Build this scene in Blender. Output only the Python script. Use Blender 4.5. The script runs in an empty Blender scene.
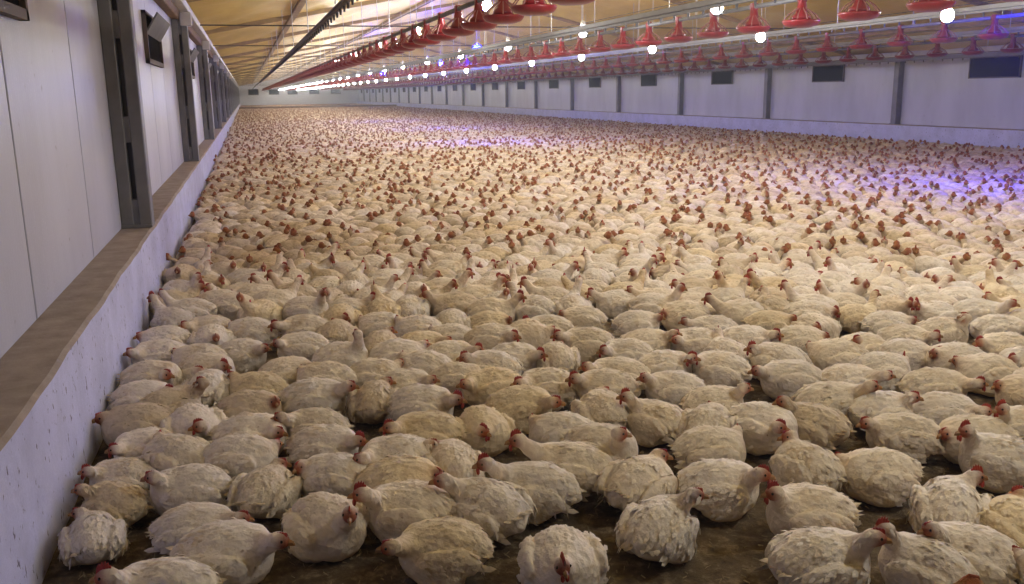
import bpy, math, random
import numpy as np
from mathutils import Matrix, Vector, Euler

# ------------------------------------------------------------------ camera
SC = bpy.context.scene
COL = SC.collection
R = math.radians
FPX, PPX, PPY = 895.0, 512.0, 292.0
CAM_H = 1.25
CAM = np.array([0.0, 0.0, CAM_H])


def cam_axes():
    def unit(v):
        return v / np.linalg.norm(v)
    dy = unit(np.array([245.0 - PPX, PPY - 96.0, -FPX]))
    dz = -unit(np.array([570.0 - PPX, PPY - 4300.0, -FPX]))
    dz = unit(dz - dz.dot(dy) * dy)
    return np.array([np.cross(dy, dz), dy, dz])


RC = cam_axes()
cam_data = bpy.data.cameras.new('camera')
cam_data.sensor_width = 36.0
cam_data.lens = FPX / 1024.0 * 36.0
cam_data.clip_start = 0.05
cam_data.clip_end = 400
cam = bpy.data.objects.new('camera', cam_data)
COL.objects.link(cam)
m4 = Matrix([[*RC[0], 0], [*RC[1], 0], [*RC[2], CAM_H], [0, 0, 0, 1]])
cam.matrix_world = m4
SC.camera = cam


def ray(x, y):
    return RC @ np.array([x - PPX, PPY - y, -FPX])


def on_z(x, y, z):
    d = ray(x, y)
    return CAM + d * (z - CAM_H) / d[2]


def project(P):
    c = (np.asarray(P) - CAM) @ RC
    return PPX + FPX * c[..., 0] / -c[..., 2], PPY - FPX * c[..., 1] / -c[..., 2], -c[..., 2]


# ------------------------------------------------------------------ world, exposure
world = bpy.data.worlds.new('world')
SC.world = world
world.use_nodes = True
world.node_tree.nodes['Background'].inputs[0].default_value = (0.35, 0.36, 0.45, 1)
world.node_tree.nodes['Background'].inputs[1].default_value = 0.05
vs = SC.view_settings
vs.view_transform = 'Standard'
vs.look = 'None'
vs.exposure = 0.97
vs.gamma = 1.0
vs.use_curve_mapping = False
BULB_STRENGTH = 190.0
BLUE_STRENGTH = 450.0

rng = np.random.default_rng(11)
random.seed(11)

# ------------------------------------------------------------------ layout
Y0, Y1 = -7.0, 115.0
KL, WL = -0.613, -0.80          # left kerb face, left wall face
KR, WR = 13.40, 13.60           # right kerb face, right wall face
KT = 0.452                      # kerb top
EAVE = 2.30
EAVE_R = 1.84                   # the right eave sits lower
XRIDGE = 6.40
RIDGE = EAVE + (XRIDGE - WL) * 0.187


def ceil_z(x):
    if x <= XRIDGE:
        return EAVE + 0.13 + (RIDGE - EAVE) * (1 - (XRIDGE - x) / (XRIDGE - WL))
    return RIDGE + 0.13 + (EAVE_R - RIDGE) * (x - XRIDGE) / (WR - XRIDGE)


# ------------------------------------------------------------------ materials
def mat(name):
    m = bpy.data.materials.new(name)
    m.use_nodes = True
    nt = m.node_tree
    b = nt.nodes['Principled BSDF']
    return m, nt, b


def N(nt, kind, **kw):
    n = nt.nodes.new(kind)
    for k, v in kw.items():
        setattr(n, k, v)
    return n


def noise(nt, scale, detail=4, rough=0.55, coord='Object', stretch=None):
    tc = N(nt, 'ShaderNodeTexCoord')
    no = N(nt, 'ShaderNodeTexNoise')
    no.inputs['Scale'].default_value = scale
    no.inputs['Detail'].default_value = detail
    no.inputs['Roughness'].default_value = rough
    if stretch:
        mp = N(nt, 'ShaderNodeMapping')
        mp.inputs['Scale'].default_value = stretch
        nt.links.new(tc.outputs[coord], mp.inputs['Vector'])
        nt.links.new(mp.outputs[0], no.inputs['Vector'])
    else:
        nt.links.new(tc.outputs[coord], no.inputs['Vector'])
    return no


def ramp(nt, src, stops):
    r = N(nt, 'ShaderNodeValToRGB')
    el = r.color_ramp.elements
    while len(el) < len(stops):
        el.new(0.5)
    for e, (p, c) in zip(el, stops):
        e.position = p
        e.color = (*c, 1) if len(c) == 3 else c
    nt.links.new(src, r.inputs[0])
    return r


def bump(nt, b, src, strength, dist):
    bp = N(nt, 'ShaderNodeBump')
    bp.inputs['Strength'].default_value = strength
    bp.inputs['Distance'].default_value = dist
    nt.links.new(src, bp.inputs['Height'])
    nt.links.new(bp.outputs[0], b.inputs['Normal'])
    return bp


def mixc(nt, fac, a, b_, mode='MIX'):
    mx = N(nt, 'ShaderNodeMix', data_type='RGBA', blend_type=mode)
    if isinstance(fac, float):
        mx.inputs[0].default_value = fac
    else:
        nt.links.new(fac, mx.inputs[0])
    for i, v in ((6, a), (7, b_)):
        if isinstance(v, tuple):
            mx.inputs[i].default_value = (*v, 1)
        else:
            nt.links.new(v, mx.inputs[i])
    return mx.outputs[2]


def simple(name, col, rough=0.5, metal=0.0, vary=0.12, scale=6.0):
    m, nt, b = mat(name)
    no = noise(nt, scale)
    lo = tuple(c * (1 - vary) for c in col)
    hi = tuple(min(1, c * (1 + vary)) for c in col)
    r = ramp(nt, no.outputs[0], [(0.3, lo), (0.7, hi)])
    nt.links.new(r.outputs[0], b.inputs['Base Color'])
    b.inputs['Roughness'].default_value = rough
    b.inputs['Metallic'].default_value = metal
    return m


M = {}
# lavender white sandwich panels with vertical micro ribs and grime
m, nt, b = mat('panel_white')
n1 = noise(nt, 1.3, 5, 0.6, stretch=(1, 1, 0.35))
r1 = ramp(nt, n1.outputs[0], [(0.3, (0.44, 0.44, 0.505)), (0.65, (0.575, 0.575, 0.655))])
n2 = noise(nt, 16, 2, 0.5)
r2 = ramp(nt, n2.outputs[0], [(0.70, (1, 1, 1)), (0.78, (0.55, 0.5, 0.46))])
nt.links.new(mixc(nt, 1.0, r1.outputs[0], r2.outputs[0], 'MULTIPLY'), b.inputs['Base Color'])
b.inputs['Roughness'].default_value = 0.42
wv = N(nt, 'ShaderNodeTexWave', wave_type='BANDS', bands_direction='Y')
wv.inputs['Scale'].default_value = 9.0
tcx = N(nt, 'ShaderNodeTexCoord')
nt.links.new(tcx.outputs['Object'], wv.inputs['Vector'])
bump(nt, b, wv.outputs[0], 0.06, 0.004)
M['panel'] = m
# painted kerb: bluish lime wash on the face, brown dust on the ledge
m, nt, b = mat('kerb_paint')
n1 = noise(nt, 3.0, 6, 0.65)
r1 = ramp(nt, n1.outputs[0], [(0.25, (0.46, 0.46, 0.62)), (0.6, (0.62, 0.62, 0.84))])
n2 = noise(nt, 38, 3, 0.6, stretch=(1, 1, 0.7))
r2 = ramp(nt, n2.outputs[0], [(0.635, (1, 1, 1)), (0.69, (0.25, 0.22, 0.24))])
face = mixc(nt, 1.0, r1.outputs[0], r2.outputs[0], 'MULTIPLY')
n3 = noise(nt, 9, 5, 0.6)
dust = ramp(nt, n3.outputs[0], [(0.3, (0.27, 0.215, 0.17)), (0.75, (0.44, 0.36, 0.30))])
geo = N(nt, 'ShaderNodeNewGeometry')
sep = N(nt, 'ShaderNodeSeparateXYZ')
nt.links.new(geo.outputs['True Normal'], sep.inputs[0])
ad = N(nt, 'ShaderNodeMath', operation='MULTIPLY_ADD')
nt.links.new(n3.outputs[0], ad.inputs[0])
ad.inputs[1].default_value = 0.5
nt.links.new(sep.outputs['Z'], ad.inputs[2])
fz = ramp(nt, ad.outputs[0], [(0.80, (0, 0, 0)), (0.95, (1, 1, 1))])
nt.links.new(mixc(nt, fz.outputs[0], face, dust.outputs[0]), b.inputs['Base Color'])
b.inputs['Roughness'].default_value = 0.85
bump(nt, b, n1.outputs[0], 0.5, 0.02)
M['kerb'] = m
M['end_wall'] = simple('end_wall_white', (0.80, 0.80, 0.85), 0.6, 0, 0.05, 1.0)
M['steel'] = simple('galvanised_steel', (0.185, 0.18, 0.19), 0.5, 0.25, 0.2, 5)
M['dark_steel'] = simple('dark_steel', (0.09, 0.085, 0.09), 0.5, 0.4)
M['alu'] = simple('aluminium', (0.24, 0.235, 0.24), 0.75, 0.0)
M['black'] = simple('opening_dark', (0.012, 0.011, 0.013), 0.95)  # flat black sheet paints the unlit depth of the openings
M['black'].node_tree.nodes['Principled BSDF'].inputs['Specular IOR Level'].default_value = 0.05
M['flap'] = simple('flap_grey', (0.17, 0.17, 0.18), 0.7)
M['frame'] = simple('frame_brown', (0.12, 0.09, 0.085), 0.6)
M['timber'] = simple('timber_brown', (0.22, 0.13, 0.07), 0.8, 0, 0.3, 12)
M['rail'] = simple('rail_white', (0.58, 0.55, 0.54), 0.5)
M['rafter'] = simple('rafter_tan', (0.36, 0.24, 0.11), 0.7, 0, 0.25)
M['wire'] = simple('wire_dark', (0.07, 0.05, 0.04), 0.6)
M['rope'] = simple('cord_pale', (0.62, 0.6, 0.58), 0.8)
M['seam'] = simple('seam_dark', (0.10, 0.10, 0.13), 0.8)
M['white_plastic'] = simple('white_plastic', (0.75, 0.74, 0.74), 0.4)
# red plastic
m, nt, b = mat('red_plastic')
n1 = noise(nt, 14, 4)
r1 = ramp(nt, n1.outputs[0], [(0.3, (0.18, 0.007, 0.012)), (0.7, (0.28, 0.012, 0.020))])
nt.links.new(r1.outputs[0], b.inputs['Base Color'])
b.inputs['Roughness'].default_value = 0.35
M['red'] = m
M['grill'] = simple('grill_dusty', (0.30, 0.13, 0.12), 0.6)
# amber ceiling sheet
m, nt, b = mat('ceiling_sheet')
n1 = noise(nt, 0.9, 6, 0.6, stretch=(1.0, 0.35, 1))
r1 = ramp(nt, n1.outputs[0], [(0.25, (0.56, 0.36, 0.055)), (0.55, (0.78, 0.55, 0.12)), (0.8, (0.86, 0.70, 0.26))])
nt.links.new(r1.outputs[0], b.inputs['Base Color'])
b.inputs['Roughness'].default_value = 0.45
n2 = noise(nt, 2.2, 6, 0.65, stretch=(0.5, 1.3, 1))
bump(nt, b, n2.outputs[0], 0.7, 0.06)
M['ceiling'] = m
# litter
m, nt, b = mat('litter')
n1 = noise(nt, 18, 8, 0.7)
n2 = noise(nt, 2.2, 4, 0.6)
r1 = ramp(nt, n1.outputs[0], [(0.3, (0.06, 0.042, 0.026)), (0.52, (0.17, 0.125, 0.075)), (0.68, (0.42, 0.34, 0.23))])
r2 = ramp(nt, n2.outputs[0], [(0.3, (0.65, 0.6, 0.55)), (0.7, (1.15, 1.1, 1.0))])
nt.links.new(mixc(nt, 1.0, r1.outputs[0], r2.outputs[0], 'MULTIPLY'), b.inputs['Base Color'])
b.inputs['Roughness'].default_value = 0.9
bump(nt, b, n1.outputs[0], 0.9, 0.02)
M['litter'] = m
M['straw'] = simple('straw', (0.36, 0.28, 0.16), 0.8, 0, 0.35, 30)


# bird plumage: mesh colour attribute, feather relief and soiling
def bird_material(name, detail):
    m, nt, b = mat(name)
    at = N(nt, 'ShaderNodeAttribute', attribute_name='col')
    oi = N(nt, 'ShaderNodeObjectInfo')
    base = mixc(nt, 1.0, at.outputs['Color'], oi.outputs['Color'], 'MULTIPLY')
    if detail:
        tc = N(nt, 'ShaderNodeTexCoord')
        off = N(nt, 'ShaderNodeVectorMath', operation='MULTIPLY_ADD')
        cr = N(nt, 'ShaderNodeCombineXYZ')
        for i in range(3):
            nt.links.new(oi.outputs['Random'], cr.inputs[i])
        nt.links.new(cr.outputs[0], off.inputs[0])
        off.inputs[1].default_value = (37, 53, 71)
        nt.links.new(tc.outputs['Object'], off.inputs[2])
        mp = N(nt, 'ShaderNodeMapping')
        mp.inputs['Scale'].default_value = (26, 46, 46)
        nt.links.new(off.outputs[0], mp.inputs['Vector'])
        vo = N(nt, 'ShaderNodeTexVoronoi', feature='F1')
        vo.inputs['Scale'].default_value = 1.0
        nt.links.new(mp.outputs[0], vo.inputs['Vector'])
        no = N(nt, 'ShaderNodeTexNoise')
        no.inputs['Scale'].default_value = 9.0
        no.inputs['Detail'].default_value = 5.0
        no.inputs['Roughness'].default_value = 0.65
        nt.links.new(off.outputs[0], no.inputs['Vector'])
        dirt = ramp(nt, no.outputs[0], [(0.52, (0, 0, 0)), (0.80, (1, 1, 1))])
        base = mixc(nt, dirt.outputs[0], base, mixc(nt, 1.0, base, (0.72, 0.60, 0.42), 'MULTIPLY'))
        no2 = N(nt, 'ShaderNodeTexNoise')
        no2.inputs['Scale'].default_value = 60.0
        no2.inputs['Detail'].default_value = 3.0
        nt.links.new(off.outputs[0], no2.inputs['Vector'])
        spk = ramp(nt, no2.outputs[0], [(0.68, (1, 1, 1)), (0.76, (0.6, 0.53, 0.46))])
        base = mixc(nt, 1.0, base, spk.outputs[0], 'MULTIPLY')
        sm = N(nt, 'ShaderNodeMath', operation='ADD')
        nt.links.new(vo.outputs['Distance'], sm.inputs[0])
        nt.links.new(no2.outputs[0], sm.inputs[1])
        bump(nt, b, sm.outputs[0], 0.5, 0.010)
    else:
        nf = noise(nt, 17, 5, 0.7)
        rf = ramp(nt, nf.outputs[0], [(0.34, (0.60, 0.52, 0.42)), (0.47, (0.90, 0.86, 0.79)), (0.62, (1.04, 1.03, 1.01))])
        base = mixc(nt, 1.0, base, rf.outputs[0], 'MULTIPLY')
        bump(nt, b, nf.outputs[0], 0.8, 0.03)
    nt.links.new(base, b.inputs['Base Color'])
    b.inputs['Roughness'].default_value = 0.85
    b.inputs['Specular IOR Level'].default_value = 0.15
    b.inputs['Subsurface Weight'].default_value = 0.0
    return m


M['bird'] = bird_material('white_plumage', True)
M['bird_far'] = bird_material('white_plumage_flock', False)
M['comb'] = simple('comb_red', (0.42, 0.045, 0.026), 0.5, 0, 0.3, 60)
M['beak'] = simple('beak_horn', (0.42, 0.22, 0.08), 0.45, 0, 0.2, 60)
M['eye'] = simple('eye_dark', (0.02, 0.012, 0.008), 0.2)


def emit(name, col, s):
    m, nt, b = mat(name)
    b.inputs['Base Color'].default_value = (0.9, 0.9, 0.9, 1)
    b.inputs['Emission Color'].default_value = (*col, 1)
    b.inputs['Emission Strength'].default_value = s
    return m


M['bulb'] = emit('bulb_glow', (0.965, 0.985, 1.0), BULB_STRENGTH)
M['bulb_blue'] = emit('bulb_glow_blue', (0.0001, 0.0007, 1.0), BLUE_STRENGTH)


# ------------------------------------------------------------------ mesh helpers
class MB:
    def __init__(s):
        s.v, s.f = [], []

    def add(s, vs_, fs_):
        o = len(s.v)
        s.v += [tuple(map(float, p)) for p in vs_]
        s.f += [tuple(i + o for i in f) for f in fs_]
        return s

    def box(s, x0, x1, y0, y1, z0, z1):
        v = [(x, y, z) for z in (z0, z1) for y in (y0, y1) for x in (x0, x1)]
        return s.add(v, [(0, 2, 3, 1), (4, 5, 7, 6), (0, 1, 5, 4), (2, 6, 7, 3), (0, 4, 6, 2), (1, 3, 7, 5)])

    def bevbox(s, x0, x1, y0, y1, z0, z1, b=0.01):
        # box with chamfered edges (octagonal section rings)
        rings = []
        for z, i in ((z0, b), (z0 + b, 0), (z1 - b, 0), (z1, b)):
            rings.append([(x0 + i + b, y0 + i, z), (x1 - i - b, y0 + i, z), (x1 - i, y0 + i + b, z), (x1 - i, y1 - i - b, z),
                          (x1 - i - b, y1 - i, z), (x0 + i + b, y1 - i, z), (x0 + i, y1 - i - b, z), (x0 + i, y0 + i + b, z)])
        v = [p for r_ in rings for p in r_]
        f = []
        for k in range(3):
            for j in range(8):
                f.append((k * 8 + j, k * 8 + (j + 1) % 8, (k + 1) * 8 + (j + 1) % 8, (k + 1) * 8 + j))
        f += [tuple(range(7, -1, -1)), tuple(range(24, 32))]
        return s.add(v, f)

    def tube(s, a, b_, r0, r1=None, n=8, cap=True):
        r1 = r0 if r1 is None else r1
        a, b_ = np.array(a, float), np.array(b_, float)
        d = b_ - a
        d /= np.linalg.norm(d)
        u = np.cross(d, (0, 0, 1.0))
        if np.linalg.norm(u) < 1e-4:
            u = np.array([1.0, 0, 0])
        u /= np.linalg.norm(u)
        w = np.cross(d, u)
        v = []
        for p, r_ in ((a, r0), (b_, r1)):
            for i in range(n):
                t = 2 * math.pi * i / n
                v.append(p + r_ * (u * math.cos(t) + w * math.sin(t)))
        f = [(i, n + i, n + (i + 1) % n, (i + 1) % n) for i in range(n)]
        if cap:
            f += [tuple(range(n)), tuple(range(2 * n - 1, n - 1, -1))]
        return s.add(v, f)

    def lathe(s, prof, n=20, c=(0, 0, 0)):
        v, f = [], []
        for r_, z in prof:
            for i in range(n):
                t = 2 * math.pi * i / n
                v.append((c[0] + r_ * math.cos(t), c[1] + r_ * math.sin(t), c[2] + z))
        for k in range(len(prof) - 1):
            for i in range(n):
                j = (i + 1) % n
                f.append((k * n + i, k * n + j, (k + 1) * n + j, (k + 1) * n + i))
        f += [tuple(range(n - 1, -1, -1)), tuple((len(prof) - 1) * n + i for i in range(n))]
        return s.add(v, f)

    def mesh(s, name, material, smooth=False):
        me = bpy.data.meshes.new(name)
        me.from_pydata(s.v, [], s.f)
        me.materials.append(material)
        if smooth:
            me.shade_smooth()
        me.update()
        return me

    def build(s, name, material, parent=None, smooth=False):
        return link(name, s.mesh(name, material, smooth), parent)


def link(name, me, parent=None, loc=None, rot=None, scale=None):
    o = bpy.data.objects.new(name, me)
    COL.objects.link(o)
    o.parent = parent
    if loc is not None:
        o.location = loc
    if rot is not None:
        o.rotation_euler = rot
    if scale is not None:
        o.scale = scale
    return o


def tag(o, label, cat, group=None, kind=None):
    o['label'] = label
    o['category'] = cat
    if group:
        o['group'] = group
    if kind:
        o['kind'] = kind
    return o


def empty(name, loc=(0, 0, 0), rz=0.0):
    o = bpy.data.objects.new(name, None)
    o.empty_display_size = 0.05
    COL.objects.link(o)
    o.location = loc
    o.rotation_euler = (0, 0, rz)
    return o


def structure(o):
    o['kind'] = 'structure'
    return o


ORD = ['', 'first', 'second', 'third', 'fourth', 'fifth', 'sixth', 'seventh', 'eighth', 'ninth', 'tenth', 'eleventh',
       'twelfth', 'thirteenth', 'fourteenth', 'fifteenth', 'sixteenth', 'seventeenth', 'eighteenth', 'nineteenth']
TENS = ['', '', 'twenty', 'thirty', 'forty', 'fifty', 'sixty', 'seventy', 'eighty', 'ninety']


def ordinal(n):
    if n < 20:
        return ORD[n]
    if n >= 100:
        return 'hundredth' if n == 100 else 'hundred-and-' + ordinal(n - 100)
    if n % 10 == 0:
        return TENS[n // 10][:-1] + 'ieth'
    return TENS[n // 10] + '-' + ORD[n % 10]


# ================================================================== the shell
# floor: gently uneven litter
nx, ny = 60, 200
ys = np.concatenate([np.linspace(Y0, 8, 120), np.linspace(8.3, Y1, 80)])
xs = np.linspace(KL - 0.02, KR + 0.02, nx)
gx, gy = np.meshgrid(xs, ys)
gz = 0.004 * np.sin(gx * 9.1 + 2 * np.sin(gy * 3)) + 0.004 * np.sin(gy * 11.3 + gx * 4) - 0.006
verts = np.stack([gx.ravel(), gy.ravel(), gz.ravel()], 1)
idx = np.arange(nx * ny).reshape(ny, nx)
quads = np.stack([idx[:-1, :-1], idx[:-1, 1:], idx[1:, 1:], idx[1:, :-1]], -1).reshape(-1, 4)


def np_mesh(name, verts, faces, material, cols=None, smooth=True):
    """faces: array (n,3) or (n,4)"""
    me = bpy.data.meshes.new(name)
    k = faces.shape[1]
    me.vertices.add(len(verts))
    me.vertices.foreach_set('co', np.ascontiguousarray(verts, dtype=np.float32).ravel())
    me.loops.add(faces.size)
    me.loops.foreach_set('vertex_index', np.ascontiguousarray(faces, dtype=np.int32).ravel())
    me.polygons.add(len(faces))
    me.polygons.foreach_set('loop_start', np.arange(0, faces.size, k, dtype=np.int32))
    if smooth:
        me.polygons.foreach_set('use_smooth', np.ones(len(faces), dtype=bool))
    me.update(calc_edges=True)
    if cols is not None:
        a = me.attributes.new('col', 'FLOAT_COLOR', 'POINT')
        c4 = np.ones((len(verts), 4), dtype=np.float32)
        c4[:, :3] = cols
        a.data.foreach_set('color', c4.ravel())
    me.materials.append(material)
    return me


structure(link('floor', np_mesh('floor', verts, quads, M['litter'])))


# kerbs
def kerb(name, xf, xb, s):
    b_ = MB()
    n = 240
    yy = np.concatenate([np.linspace(Y0, 20, 180), np.linspace(20.5, Y1, n - 180)])
    rows = []
    for y in yy:
        w = 0.004 * math.sin(y * 5.3) + 0.003 * math.sin(y * 13.7)
        rows.append([(xf, y, -0.05), (xf + s * w * 0.5, y, KT * 0.5), (xf + s * w, y, KT - 0.012 + 0.3 * w),
                     (xf - s * 0.014 + s * w, y, KT + 0.3 * w), (xb, y, KT), (xb - s * 0.12, y, KT), (xb - s * 0.12, y, -0.05)])
    v = [p for r_ in rows for p in r_]
    f = []
    for i in range(n - 1):
        for j in range(6):
            a = i * 7 + j
            q = (a, a + 1, a + 8, a + 7)
            f.append(q if s < 0 else q[::-1])
    b_.add(v, f)
    return structure(b_.build(name, M['kerb']))


kerb('trim_1', KL, WL, 1)
kerb('trim_2', KR, WR, -1)

# left wall: backing sheet with dark joints, separate panels proud of it
PANEL = 1.333
wl = MB().box(WL - 0.12, WL - 0.012, Y0, Y1, KT - 0.02, EAVE + 0.12).build('wall_left', M['seam'])
structure(wl)


def window_centres_left():
    return [3.2 + 6.05 * k for k in range(0, 18)]


def panel_mesh(width, s):
    return MB().bevbox(-0.045 if s < 0 else 0, 0 if s < 0 else 0.045, 0.004, width - 0.004, KT, EAVE, 0.003).mesh('panel', M['panel'])


pm = MB().bevbox(-0.012, 0.0, 0.009, PANEL - 0.009, KT, EAVE + 0.02, 0.003).mesh('panel', M['panel'])
y = 3.58 - PANEL * 7
while y < Y1 - 0.2:
    link('panel', pm, wl, (WL, y, 0))
    y += PANEL
wr = MB().box(WR + 0.012, WR + 0.12, Y0, Y1, KT - 0.02, EAVE_R + 0.12).build('wall_right', M['seam'])
structure(wr)
PR = 5.13
pmr = MB().bevbox(0, 0.012, 0.003, PR - 0.003, KT, EAVE_R + 0.02, 0.003).mesh('panel', M['panel'])
y = 16.68 - PR * 5
while y < Y1:
    if y > Y0 - PR:
        link('panel', pmr, wr, (WR, y, 0))
    y += PR
# end walls
we = MB().box(WL - 0.12, WR + 0.12, Y1, Y1 + 0.15, 0, 4.0).build('wall_back', M['end_wall'])
structure(we)
structure(MB().box(WL - 0.12, WR + 0.12, Y0 - 0.15, Y0, 0, 4.0).build('wall_front', M['panel']))

# ceiling: sagging sheet, bay by bay
RAFT0, RAFTS = 6.05, 6.08
xs = np.concatenate([np.linspace(WL - 0.1, XRIDGE, 40), np.linspace(XRIDGE + 0.15, WR + 0.1, 30)])
ys = np.linspace(Y0, Y1, 420)
gx, gy = np.meshgrid(xs, ys)
ph = ((gy - RAFT0) / RAFTS) % 1.0
sag = 0.05 * np.sin(ph * math.pi) ** 0.8
gz = np.where(gx <= XRIDGE, EAVE + 0.13 + (RIDGE - EAVE) * (1 - (XRIDGE - gx) / (XRIDGE - WL)),
              RIDGE + 0.13 + (EAVE_R - RIDGE) * (gx - XRIDGE) / (WR - XRIDGE)) - sag
gz += 0.016 * np.sin(gx * 4.2 + 1.7 * np.sin(gy * 1.9)) + 0.012 * np.sin(gx * 9 + gy * 2.3)
verts = np.stack([gx.ravel(), gy.ravel(), gz.ravel()], 1)
idx = np.arange(gx.size).reshape(gx.shape)
quads = np.stack([idx[:-1, :-1], idx[1:, :-1], idx[1:, 1:], idx[:-1, 1:]], -1).reshape(-1, 4)
structure(link('ceiling', np_mesh('ceiling', verts, quads, M['ceiling'])))
MBx = MB()

# rafters, purlin, eave rails
tn = 3
raft = MB()
for x0_, x1_ in ((WL, XRIDGE), (XRIDGE, WR)):
    z0_, z1_ = ceil_z(x0_) - 0.03, ceil_z(x1_) - 0.03
    v = []
    for x, z in ((x0_, z0_), (x1_, z1_)):
        v += [(x, -0.03, z - 0.06), (x, 0.03, z - 0.06), (x, 0.03, z + 0.02), (x, -0.03, z + 0.02)]
    raft.add(v, [(0, 1, 2, 3), (7, 6, 5, 4), (0, 4, 5, 1), (1, 5, 6, 2), (2, 6, 7, 3), (3, 7, 4, 0)])
rm = raft.mesh('rafter', M['rafter'])
k = 0
while RAFT0 + k * RAFTS < Y1:
    structure(link('trim_%d' % tn, rm, None, (0, RAFT0 + k * RAFTS, 0)))
    tn += 1
    k += 1
for x in (0.95, 4.0, 9.2, 12.0):
    z = ceil_z(x) - 0.10
    structure(MB().box(x - 0.05, x + 0.05, Y0, Y1, z - 0.03, z + 0.03).build('trim_%d' % tn, M['rafter']))
    tn += 1
for s, xw, ev in ((1, WL, EAVE), (-1, WR, EAVE_R + 0.05)):
    structure(MB().bevbox(min(xw, xw + s * 0.10), max(xw, xw + s * 0.10), Y0, Y1, ev - (0.12 if s > 0 else 0.03), ev + 0.02, 0.008).build('trim_%d' % tn, M['timber']))
    structure(MB().bevbox(min(xw + s * 0.10, xw + s * 0.21), max(xw + s * 0.10, xw + s * 0.21), Y0, Y1, ev - 0.02, ev + 0.075, 0.008).build('trim_%d' % (tn + 1), M['rail']))
    tn += 2

# tie wires across the house
for k in range(16):
    y = 15.25 + 6.08 * k
    o = MB().tube((WL + 0.05, y, 2.335), (11.0, y, 2.335), 0.011, n=6).build('tie_wire', M['wire'])
    tag(o, 'thin dark tie rod across the house below the ceiling, %s from the front' % ordinal(k + 1), 'tie rod', 'tie rods under the ceiling')


# ------------------------------------------------------------------ steel posts
def post_meshes(s):
    # s=+1: left wall, room towards +x
    fl = MB().bevbox(0, 0.075, 0, 0.15, KT, EAVE - 0.12, 0.006).mesh('channel', M['steel'])
    bt = MB().bevbox(0.06, 0.125, 0.01, 0.14, 0, 0.16, 0.004).mesh('batten_plate', M['steel'])
    core = MB().box(0.07, 0.112, 0.06, 0.09, KT, EAVE - 0.13).mesh('gap_shade', M['dark_steel'])  # dark strip between the channels, standing in for the shaded gap
    foot = MB().bevbox(0.0, 0.183, -0.012, 0.165, KT, KT + 0.02, 0.004).mesh('base_plate', M['steel'])
    brk = MB().bevbox(0.10, 0.24, -0.02, 0.10, EAVE - 0.20, EAVE - 0.04, 0.01).mesh('bracket', M['rail'])
    return fl, bt, core, foot, brk


flm, btm, corem, footm, brkm = post_meshes(1)
pc = 0
for k in range(18):
    y = 6.0 + 6.08 * k
    p = empty('steel_post', (WL, y, 0))
    link('channel', flm, p)
    link('channel', flm, p, (0.107, 0, 0))
    link('gap_shade', corem, p)
    for z in (KT + 0.02, 0.98, 1.60, 2.0):
        link('batten_plate', btm, p, (0, 0, z))
    link('base_plate', footm, p)
    link('bracket', brkm, p)
    tag(p, 'grey battened steel post standing on the left ledge, %s from the camera' % ordinal(k + 1), 'post', 'steel posts along the left wall')
frm = MB().bevbox(-0.14, 0, -0.075, 0.075, KT, EAVE_R - 0.02, 0.006).mesh('channel', M['steel'])
ffm = MB().bevbox(-0.16, 0, -0.09, 0.09, KT, KT + 0.02, 0.004).mesh('base_plate', M['steel'])
for k in range(19):
    y = 16.68 + PR * k
    p = empty('steel_post', (WR, y, 0))
    link('channel', frm, p)
    link('base_plate', ffm, p)
    tag(p, 'grey steel post on the right wall, %s from the right edge of the photo' % ordinal(k + 1), 'post', 'steel posts along the right wall')

# ------------------------------------------------------------------ air inlets (windows)
wn = 1


def inlet_left(y):
    global wn
    e = structure(empty('window_%d' % wn, (WL, y, 1.76)))
    wn += 1
    hw, hh = 0.72, 0.22
    f = MB()
    f.box(0, 0.035, -hw, hw, hh - 0.03, hh)
    f.box(0, 0.035, -hw, hw, -hh, -hh + 0.04)
    f.box(0, 0.035, -hw, -hw + 0.035, -hh, hh)
    f.box(0, 0.035, hw - 0.035, hw, -hh, hh)
    f.build('window_frame', M['frame'], e)
    MB().box(0.002, 0.012, -hw + 0.035, hw - 0.035, -hh + 0.04, hh - 0.03).build('opening', M['black'], e)
    g = MB()
    # flap tilted into the room, hinged at the top
    v = [(0.125, -hw + 0.04, hh - 0.01), (0.125, hw - 0.04, hh - 0.01), (0.016, hw - 0.04, 0.04), (0.016, -hw + 0.04, 0.04)]
    v2 = [(x + 0.010, yy, z - 0.012) for x, yy, z in v]
    g.add(v + v2, [(0, 1, 2, 3), (7, 6, 5, 4), (0, 4, 5, 1), (1, 5, 6, 2), (2, 6, 7, 3), (3, 7, 4, 0)])
    g.build('flap', M['flap'], e)


def inlet_right(y):
    global wn
    e = structure(empty('window_%d' % wn, (WR, y, 1.58)))
    wn += 1
    hw, hh = 0.62, 0.20
    f = MB()
    f.box(-0.04, 0, -hw, hw, hh - 0.025, hh)
    f.box(-0.04, 0, -hw, hw, -hh, -hh + 0.025)
    f.box(-0.04, 0, -hw, -hw + 0.025, -hh, hh)
    f.box(-0.04, 0, hw - 0.025, hw, -hh, hh)
    f.build('window_frame', M['frame'], e)
    MB().box(-0.018, -0.002, -hw + 0.025, hw - 0.025, -hh + 0.025, hh - 0.025).build('opening', M['black'], e)


for y in window_centres_left():
    inlet_left(y)
for k in range(20):
    inlet_right(14.12 + PR * k)
for x in (1.0, 3.4, 5.6, 8.2, 10.8):
    e = structure(empty('window_%d' % wn, (x, Y1, 1.7)))
    wn += 1
    MB().box(-0.6, 0.6, -0.05, 0, -0.35, 0.35).build('window_frame', M['frame'], e)
    MB().box(-0.52, 0.52, -0.06, -0.05, -0.27, 0.27).build('opening', M['black'], e)


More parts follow.
